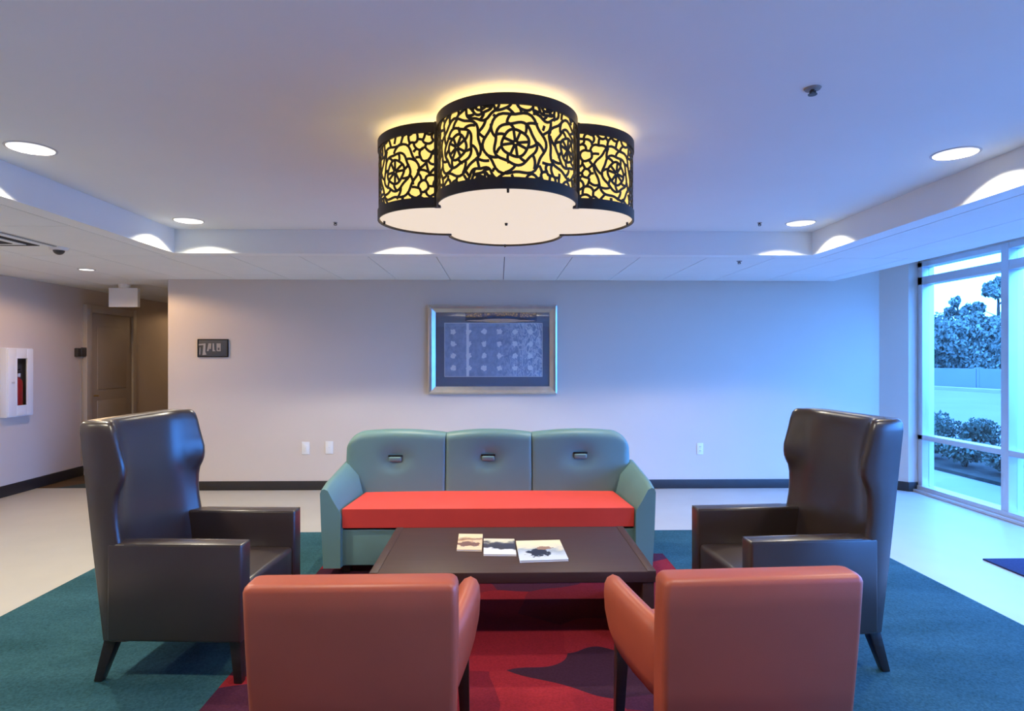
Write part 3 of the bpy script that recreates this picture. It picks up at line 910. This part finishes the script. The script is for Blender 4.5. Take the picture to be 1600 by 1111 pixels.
for rot in (-90, 0, 90, 180):
    d = bpy.data.lights.new('bulb', 'POINT'); d.energy = 4.5; d.color = (1.0, 0.71, 0.34); d.shadow_soft_size = 0.025
    o = bpy.data.objects.new('bulb', d); C.objects.link(o); o.parent = fix
    o.location = (LD * math.cos(R(rot)), LD * math.sin(R(rot)), FH - 0.03)

# ------------------------------------------------------------------ downlights
def spot(parent, z, power, col, ang=123, rad=0.035):
    d = bpy.data.lights.new('lamp', 'SPOT'); d.energy = power; d.color = col
    d.spot_size = R(ang); d.spot_blend = 0.25; d.shadow_soft_size = rad
    o = bpy.data.objects.new('lamp', d); C.objects.link(o); o.parent = parent; o.location = (0, 0, z)
    return o
def tray_can():
    t = empty('downlight')
    cyl('can', 0, 0, 0.0, 0.095, LR, LR * 0.92, 'can_white', t, 32, caps=False)
    ring = []
    n = 32
    for r, z in ((LR, 0.001), (LR, -0.003), (LR + 0.012, -0.003), (LR + 0.014, 0.001)):
        ring.append([(r * math.cos(2 * math.pi * k / n), r * math.sin(2 * math.pi * k / n), z) for k in range(n)])
    loft('trim', ring, 'trim_ring', t, smooth=40, caps=False)
    cyl('lens', 0, 0, 0.080, 0.086, LR * 0.94, LR * 0.94, 'lamp_lens', t, 32)
    return t
where = ['far row of the tray, hall end', 'far row of the tray behind the drum light, hall half', 'far row of the tray behind the drum light, window half',
         'far row of the tray, window end', 'tray edge nearest the viewer on the hall side', 'tray edge nearest the viewer on the window side',
         'added unseen at the tray corner above the viewer, hall side', 'added unseen at the tray corner above the viewer, window side', 'added unseen in the tray above the viewer, hall half', 'added unseen in the tray above the viewer, window half']
c0 = tray_can()
for i, (x, y) in enumerate(TRAY_LIGHTS):
    o = c0 if i == 0 else copy_tree(c0)
    o.location = (x, y, ZT)
    tag(o, 'round recessed downlight, ' + where[i], 'downlight', 'recessed downlights in the tray')
    spot(o, 0.048, TRAY_W * TRAY_DIM[i], TRAY_COL)
def soffit_light(x, y, r, label, power, col):
    t = empty('downlight', (x, y, ZS))
    tag(t, label, 'downlight', 'small downlights in the tile ceiling')
    n = 28
    ring = [[(q * math.cos(2 * math.pi * k / n), q * math.sin(2 * math.pi * k / n), z) for k in range(n)] for q, z in ((r, 0.0), (r, -0.006), (r + 0.012, -0.006), (r + 0.016, 0.0))]
    loft('trim', ring, 'trim_ring', t, smooth=40, caps=False)
    cyl('lens', 0, 0, -0.004, -0.001, r, r, 'lamp_lens', t, 28)
    spot(t, -0.012, power, col, 168, 0.04)
soffit_light(-4.20, 6.42, 0.065, 'small round downlight in the tiles by the hall entrance', SOFFIT_W, WARM_COL)
soffit_light(-4.20, 4.10, 0.065, 'small round downlight, unseen and added, over the left walkway', SOFFIT_W, TRAY_COL)  # this lamp and the next are added, unseen, to brighten the left side
soffit_light(-4.20, 1.80, 0.065, 'small round downlight, unseen and added, over the left walkway, nearest the viewer', SOFFIT_W, TRAY_COL)
soffit_light(-4.60, 10.6, 0.065, 'small round downlight, unseen and added, deep in the hall', HALL_W, WARM_COL)  # added lamp, unseen, gives the hall a dim warm light

# ------------------------------------------------------------------ ceiling fittings
t = empty('dome_camera', (-3.62, 5.19, ZS)); tag(t, 'small black dome security camera on a white base in the tiles', 'camera')
cyl('base', 0, 0, -0.022, 0.0, 0.062, 0.075, 'plastic_white', t)
bm = bmesh.new(); bmesh.ops.create_uvsphere(bm, u_segments=20, v_segments=10, radius=0.042)
for v in bm.verts: v.co.z = min(0, v.co.z) * 0.9 - 0.02
finish('dome', bm, 'plastic_dark', t, 60)
t = empty('air_vent', (-3.86, 4.83, ZS)); tag(t, 'white slotted air diffuser in the tiles at the left edge', 'vent')
box('frame', -0.28, 0.28, -0.28, 0.28, -0.006, 0.0, 'plastic_grey', t, 0.002)
for k in range(4):
    s = 0.26 - 0.06 * k
    box('louver', -s, s, -s, s, -0.010 - 0.004 * k, -0.006 - 0.004 * k, 'tile_white' if k % 2 == 0 else 'tile_gap', t)
def sprinkler(x, y, z, label, r=0.03):
    t = empty('sprinkler', (x, y, z)); tag(t, label, 'sprinkler', 'fire sprinklers')
    cyl('escutcheon', 0, 0, -0.006, 0.0, r, r * 1.15, 'plastic_grey', t, 20)
    cyl('stem', 0, 0, -0.016, -0.006, 0.006, 0.008, 'plastic_dark', t, 12)
    box('frame_arm', -0.012, -0.008, -0.004, 0.004, -0.024, -0.010, 'plastic_dark', t)
    box('frame_arm', 0.008, 0.012, -0.004, 0.004, -0.024, -0.010, 'plastic_dark', t)
    cyl('deflector', 0, 0, -0.027, -0.024, r * 0.6, r * 0.6, 'plastic_dark', t, 16)
sprinkler(1.30, 2.55, ZT, 'small dark fire sprinkler on the tray ceiling near the viewer')
sprinkler(2.24, 5.75, ZS, 'small fire sprinkler in the tile border above the sofa', 0.022)
sprinkler(-1.34, 5.12, ZT, 'tiny fire sprinkler in the tray ceiling left of the drum light', 0.014)
sprinkler(2.14, 5.06, ZT, 'tiny dark fire sprinkler beside the far window end downlight', 0.016)

# ------------------------------------------------------------------ wall things
pic = empty('framed_picture', (-0.073, YB - 0.002, 1.618)); tag(pic, 'large silver framed blue and white print over the sofa', 'picture')
PW, PH, FWd = 0.742, 0.512, 0.085
def mitre(name, a, b_, ci, di):
    # a-b outer edge, ci-di inner edge, in (x,z); sloping moulding
    s = []
    for (ox, oz), (ix, iz) in ((a, ci), (b_, di)):
        mx, mz = (ox + ix) / 2, (oz + iz) / 2
        s.append([(ox, 0.0, oz), (ox, -0.045, oz), (ox * .8 + ix * .2, -0.055, oz * .8 + iz * .2), (mx, -0.050, mz), (ix, -0.028, iz), (ix, 0.0, iz)])
    loft(name, s, 'frame_silver', pic, smooth=None)
o_ = [(-PW, -PH), (PW, -PH), (PW, PH), (-PW, PH)]
i_ = [(-PW + FWd, -PH + FWd), (PW - FWd, -PH + FWd), (PW - FWd, PH - FWd), (-PW + FWd, PH - FWd)]
for k in range(4): mitre('frame', o_[k], o_[(k + 1) % 4], i_[k], i_[(k + 1) % 4])
box('backing', -PW + 0.02, PW - 0.02, -0.012, 0.0, -PH + 0.02, PH - 0.02, 'gap_black', pic)
AX0, AX1, AZ0, AZ1 = -0.550, 0.570, -0.310, 0.300
IX, IZ = PW - FWd, PH - FWd
for x0, x1, z0, z1 in ((-IX, AX0, -IZ, IZ), (AX1, IX, -IZ, IZ), (AX0, AX1, -IZ, AZ0), (AX0, AX1, AZ1, IZ)):
    box('mat_board', x0, x1, -0.018, -0.012, z0, z1, 'mat_navy', pic)
for x0, x1, z0, z1 in ((AX0 - 0.007, AX0, AZ0 - .007, AZ1 + .007), (AX1, AX1 + .007, AZ0 - .007, AZ1 + .007), (AX0, AX1, AZ0 - .007, AZ0), (AX0, AX1, AZ1, AZ1 + .007)):
    box('mat_bevel', x0, x1, -0.0195, -0.012, z0, z1, 'plastic_white', pic)
a = box('print', -0.56, 0.56, -0.001, 0.0, -0.305, 0.305, 'art_print', pic); a.location = (0.01, -0.0125, -0.005)
box('glass', -IX, IX, -0.0225, -0.0205, -IZ, IZ, 'picture_glass', pic)

sg = empty('wall_sign', (-3.275, YB, 1.632)); tag(sg, 'small dark slate wall sign with pale raised characters', 'sign')
box('plate', -0.174, 0.174, -0.014, 0.0, -0.103, 0.103, 'sign_slate', sg, 0.002)
for x0, x1, z0, z1 in ((-0.174, 0.174, 0.093, 0.103), (-0.174, 0.174, -0.103, -0.093), (-0.174, -0.164, -0.093, 0.093), (0.164, 0.174, -0.093, 0.093)):
    box('border', x0, x1, -0.019, -0.013, z0, z1, 'gap_black', sg, 0.001)
def stroke(pts):
    loft('character_stroke', [[(x, -0.013, z) for x, z in pts], [(x, -0.019, z) for x, z in pts]], 'sign_letter', sg, smooth=None)
stroke([(-0.160, 0.046), (-0.160, 0.030), (-0.105, 0.036), (-0.105, 0.052)])
stroke([(-0.105, 0.052), (-0.080, 0.054), (-0.085, -0.040), (-0.070, -0.075), (-0.116, -0.080), (-0.108, 0.0)])
stroke([(-0.148, 0.010), (-0.140, 0.010), (-0.142, -0.075), (-0.152, -0.075)])
stroke([(-0.048, 0.054), (-0.030, 0.054), (-0.048, -0.034), (-0.066, -0.034)])
stroke([(-0.030, 0.054), (-0.016, 0.054), (-0.020, -0.010), (-0.040, -0.010)])
stroke([(-0.002, 0.054), (0.014, 0.054), (0.018, -0.020), (0.034, -0.036), (-0.002, -0.036)])
stroke([(0.044, 0.054), (0.058, 0.054), (0.058, -0.036), (0.044, -0.030)])
stroke([(0.076, 0.054), (0.090, 0.054), (0.090, -0.036), (0.076, -0.036)])
stroke([(0.058, 0.054), (0.076, 0.054), (0.076, 0.004), (0.058, 0.004)])
stroke([(0.058, -0.022), (0.076, -0.022), (0.076, -0.036), (0.058, -0.036)])

def plate(x, z, label, kind):
    t = empty('wall_plate', (x, YB, z)); tag(t, label, 'wall plate', 'white wall plates on the back wall')
    w = 0.044 if kind == 'blank' else 0.037
    h = 0.072 if kind == 'blank' else 0.067
    box('plate', -w, w, -0.007, 0.0, -h, h, 'plastic_white', t, 0.003)
    if kind == 'blank':
        box('insert', -0.022, 0.022, -0.009, -0.006, -0.040, 0.040, 'plastic_white', t, 0.002)
    else:
        for dz in (-0.024, 0.024):
            s = box('socket', -0.017, 0.017, -0.010, -0.006, dz - 0.016, dz + 0.016, 'plastic_white', t, 0.003)
            for dx in (-0.006, 0.006): box('slot', dx - 0.0016, dx + 0.0016, -0.0105, -0.0095, dz - 0.004, dz + 0.009, 'gap_black', s)
    cyl('screw', 0, 0, -0.0095 if kind == 'blank' else -0.009, -0.007, 0.004, 0.004, 'trim_ring', t, 10, axis='Y')
plate(-2.224, 0.482, 'white wall plate on the beige wall, nearest the wing chair', 'blank')
plate(-1.954, 0.488, 'white wall plate on the beige wall, nearest the sofa', 'blank')
plate(2.344, 0.461, 'white electrical outlet on the blue lit wall right of the sofa', 'outlet')

# fire extinguisher cabinet on the left wall
cb = empty('extinguisher_cabinet', (WX0, 7.03, 1.248)); tag(cb, 'white fire extinguisher cabinet with a narrow window on the left wall', 'cabinet')
D0 = 0.07
for ya, yb, za, zb in ((-0.187, -0.17, -0.38, 0.38), (0.17, 0.187, -0.38, 0.38), (-0.17, 0.17, -0.38, -0.36), (-0.17, 0.17, 0.36, 0.38)):
    box('case', 0.0, D0, ya, yb, za, zb, 'plastic_white', cb, 0.002)
dd = []
for ya, yb, za, zb in ((-0.18, -0.062, -0.37, 0.37), (0.087, 0.18, -0.37, 0.37), (-0.062, 0.087, -0.37, -0.255), (-0.062, 0.087, 0.265, 0.37)):
    dd.append(box('door', D0, D0 + 0.014, ya, yb, za, zb, 'plastic_white', cb, 0.003))
for ya, yb, za, zb in ((-0.075, -0.062, -0.268, 0.278), (0.087, 0.10, -0.268, 0.278), (-0.062, 0.087, -0.268, -0.255), (-0.062, 0.087, 0.265, 0.278)):
    box('window_bead', D0 + 0.014, D0 + 0.020, ya, yb, za, zb, 'plastic_white', cb, 0.002)
box('pane', D0 + 0.003, D0 + 0.006, -0.062, 0.087, -0.255, 0.265, 'window_glass', cb)
box('back_plate', 0.001, 0.006, -0.17, 0.17, -0.36, 0.36, 'sign_slate', cb)
cyl('knob', -0.13, 0.0, D0 + 0.014, D0 + 0.035, 0.009, 0.012, 'trim_ring', cb, 14, axis='X')
ex = empty('fire_extinguisher', (WX0 + 0.036, 7.05, 0.890)); tag(ex, 'red fire extinguisher inside the white wall cabinet', 'fire extinguisher')
n = 24
prof = [(0.024, 0.0), (0.028, 0.006), (0.028, 0.34), (0.025, 0.37), (0.018, 0.39), (0.010, 0.40), (0.010, 0.42)]
SQ = 2.1
loft('cylinder', [[(r * math.cos(2 * math.pi * k / n), r * SQ * math.sin(2 * math.pi * k / n), z) for k in range(n)] for r, z in prof], 'extinguisher_red', ex, smooth=50)
box('valve', -0.016, 0.016, -0.016, 0.016, 0.415, 0.46, 'trim_ring', ex, 0.004)
box('handle', -0.012, 0.012, -0.060, 0.030, 0.460, 0.474, 'gap_black', ex, 0.004)
box('handle', -0.012, 0.012, -0.060, 0.020, 0.492, 0.504, 'gap_black', ex, 0.004)
cyl('gauge', -0.020, 0.436, 0.016, 0.026, 0.018, 0.018, 'plastic_white', ex, 16, axis='X')

# dark control box by the hall door
th = empty('door_control', (WX0, 8.10, 1.592)); tag(th, 'small dark control box on the left wall beside the hall door', 'control box')
box('housing', 0.0, 0.045, -0.085, 0.085, -0.055, 0.055, 'plastic_dark', th, 0.008)
box('cover', 0.045, 0.056, -0.030, 0.075, -0.045, 0.065, 'sign_slate', th, 0.006)
box('conduit', 0.0, 0.008, 0.035, 0.043, -1.45, -0.055, 'door_paint', th)

# hanging exit sign housing in the hall mouth
ex2 = empty('hanging_sign', (-4.58, 7.70, ZS)); tag(ex2, 'blank white back of a sign hanging at the hall mouth', 'sign')
box('housing', -0.175, 0.175, -0.03, 0.03, -0.278, -0.045, 'plastic_white', ex2, 0.006)
cyl('canopy', 0, 0, -0.046, 0.0, 0.06, 0.07, 'plastic_white', ex2, 20)

# ------------------------------------------------------------------ outside
gd = box('ground', WX1 + 0.1, 160, -80, 160, -0.14, -0.04, 'asphalt'); tag(gd, 'pale car park surface outside the window', 'ground', kind='structure')
pv = box('pavement', WX1 + 0.12, 6.0, -6, 24, -0.04, -0.015, 'concrete'); tag(pv, 'pale concrete walk along the window', 'pavement', kind='structure')
bed = box('planting_bed', 6.0, 7.6, 5.6, 24, -0.04, 0.03, 'soil'); tag(bed, 'dark planting bed beyond the walk', 'planting bed', kind='structure')
gr = box('lawn', 33.0, 150, -60, 150, -0.04, 0.0, 'grass_far'); tag(gr, 'strip of lawn beneath the far trees', 'lawn', kind='structure')

kb = loft('kerb', [[(20.5, 60, -0.04), (20.9, 60, -0.04), (20.9, 60, 0.12), (20.5, 60, 0.12)], [(24.5, 4, -0.04), (24.9, 4, -0.04), (24.9, 4, 0.12), (24.5, 4, 0.12)]], 'concrete', smooth=None)
tag(kb, 'long concrete kerb across the car park', 'kerb')
wt = empty('low_wall', (0, 0, 0)); tag(wt, 'long low pale wall beyond the car park', 'wall')
A, B = Vector((24.0, 46.0, 0)), Vector((31.0, 14.0, 0))
dirv = (B - A).normalized(); nrm = Vector((-dirv.y, dirv.x, 0))
N = 8
for k in range(N):
    a_ = A + (B - A) * (k / N) + dirv * 0.02; b_ = A + (B - A) * ((k + 1) / N) - dirv * 0.02
    loft('wall_panel', [[tuple(p - nrm * 0.12 + Vector((0, 0, z))) for z in (-0.05, 1.0)] + [tuple(p + nrm * 0.12 + Vector((0, 0, z))) for z in (1.0, -0.05)] for p in (a_, b_)], 'wall_far', wt, smooth=None)
    if k: box('post', a_.x - 0.10, a_.x + 0.10, a_.y - 0.18, a_.y + 0.18, -0.05, 1.06, 'wall_far', wt)

def leaf_cloud(name, blobs, n, size, m, parent, rng, flat=0.6):
    verts, faces = [], []
    tot = sum(b[3] * b[4] * b[5] for b in blobs)
    for (cx, cy, cz, rx, ry, rz) in blobs:
        k = max(8, int(n * rx * ry * rz / tot))
        for _ in range(k):
            d = Vector((rng.gauss(0, 1), rng.gauss(0, 1), rng.gauss(0, 1))).normalized() * (rng.random() ** 0.45)
            p = Vector((cx + d.x * rx, cy + d.y * ry, cz + d.z * rz))
            e = Euler((rng.uniform(0, 6.3), rng.uniform(0, 6.3), rng.uniform(0, 6.3))).to_matrix()
            s = size * rng.uniform(0.6, 1.35)
            q = [e @ Vector(v) for v in ((-s, 0, 0), (0, -s * flat, 0.15 * s), (s, 0, 0), (0, s * flat, 0.15 * s))]
            b0 = len(verts)
            verts += [tuple(p + v) for v in q]; faces.append((b0, b0 + 1, b0 + 2, b0 + 3))
    me = bpy.data.meshes.new(name); me.from_pydata(verts, [], faces); me.update()
    me.materials.append(MATS[m])
    o = bpy.data.objects.new(name, me); C.objects.link(o); o.parent = parent
    return o

rng = random.Random(5)
def tree(x, y, h, w, label, n=2600, sparse=False):
    t = empty('tree', (x, y, -0.02)); tag(t, label, 'tree', 'trees beyond the low wall')
    loft('trunk', [[(r * math.cos(a), r * math.sin(a), z) for a in [2 * math.pi * k / 8 for k in range(8)]] for r, z in ((0.22, 0), (0.16, h * 0.4), (0.05, h * 0.9))], 'bark', t, smooth=60)
    blobs = []
    for k in range(24 if sparse else 9):
        a = rng.uniform(0, 6.28); f = rng.random()
        if sparse:
            z = h * (0.48 + 0.47 * f)
            rr = w * (1.0 - 0.72 * f) * rng.uniform(0.35, 1.0)
            s = w * 0.26 * (1 - 0.45 * f)
            taper_leg('branch', (0, 0, z - 0.25 * rr - 0.4), (rr * math.cos(a), rr * math.sin(a), z), 0.05, 0.02, 'bark', t)
        else:
            z = h * (0.22 + 0.68 * f)
            rr = w * (1 - 0.65 * f) * 0.45
            s = w * (0.62 - 0.30 * f)
        blobs.append((rr * math.cos(a), rr * math.sin(a), z, s, s, s * 0.75 + (0.08 if sparse else 0.25)))
    blobs.append((0, 0, h * 0.95, w * 0.12, w * 0.12, h * 0.06))
    leaf_cloud('crown', blobs, n * 2, 0.125 + 0.015 * w, 'leaf_far', t, rng)
tree(38.4, 47.0, 7.9, 2.7, 'tallest loose tree beyond the low wall', 3600, True)
tree(35.6, 47.5, 6.4, 1.8, 'slim tree left of the tallest tree beyond the wall', 1800, True)
specs = [(32.5, 46.0, 5.0, 3.0, 'rounded dark tree at the window jamb end of the tree row'), (35.0, 46.5, 4.6, 2.8, 'second rounded tree from the jamb in the tree row'),
         (37.4, 45.5, 4.9, 3.0, 'broad dark tree left of the tallest tree, in front of it'), (40.0, 44.0, 5.4, 3.2, 'broad dark tree just below the tallest tree'),
         (42.6, 42.5, 5.8, 3.2, 'broad tree right of the tallest tree'), (44.6, 40.0, 5.6, 3.2, 'dark tree seen past the window mullion'),
         (30.0, 46.5, 4.6, 2.8, 'dark tree hidden behind the window jamb'), (46.0, 36.5, 5.5, 3.2, 'dark tree at the right edge of the tree row')]
for x, y, h, w, lab in specs: tree(x, y, h, w, lab, 3400)

def shrub(x, y, h, w, label, blooms):
    t = empty('shrub', (x, y, 0.02)); tag(t, label, 'shrub', 'shrubs in the planting bed')
    for k in range(5):
        a = rng.uniform(0, 6.28)
        taper_leg('stem', (0.25 * w * math.cos(a), 0.25 * w * math.sin(a), h * 0.6), (0.02 * math.cos(a), 0.02 * math.sin(a), 0), 0.005, 0.010, 'bark', t)
    blobs = [(rng.uniform(-.3, .3) * w, rng.uniform(-.3, .3) * w, h * rng.uniform(0.35, 0.7), w * 0.36, w * 0.36, h * 0.30) for _ in range(7)]
    leaf_cloud('foliage', blobs, 1500, 0.032, 'leaf_shrub', t, rng)
    if blooms:
        bl = [(b[0] - 0.08 * w, b[1] - 0.1 * w, b[2] + 0.04, 0.05, 0.05, 0.04) for b in blobs[:4]]
        leaf_cloud('blossom', bl, 110, 0.022, 'bloom', t, rng, 0.9)
sh = [(6.42, 7.72, 0.40, 0.54, 'low flowering shrub nearest the window mullion', True), (6.42, 8.42, 0.44, 0.54, 'low flowering shrub second from the mullion', True),
      (6.42, 9.14, 0.40, 0.54, 'low leafy shrub in the middle of the bed', False), (6.42, 9.86, 0.44, 0.54, 'low flowering shrub second from the window jamb', True),
      (7.15, 8.2, 0.42, 0.50, 'low shrub behind the flowering ones', False), (7.15, 9.1, 0.62, 0.45, 'taller loose shrub at the back of the bed', False),
      (7.15, 10.0, 0.66, 0.60, 'taller shrub at the back of the bed by the jamb', False)]
for a in sh: shrub(*a)

bn = empty('litter_bin', (6.22, 7.02, -0.015)); bn.location = (6.24, 7.03, 0.03)
tag(bn, 'dark blue litter bin outside, at the right edge of the window', 'litter bin')
box('body', -0.22, 0.22, -0.22, 0.22, 0.0, 0.88, 'bin_blue', bn, 0.02)
box('hood', -0.24, 0.24, -0.24, 0.24, 0.90, 1.02, 'bin_blue', bn, 0.03)
box('slot', -0.225, -0.215, -0.14, 0.14, 0.70, 0.82, 'gap_black', bn)
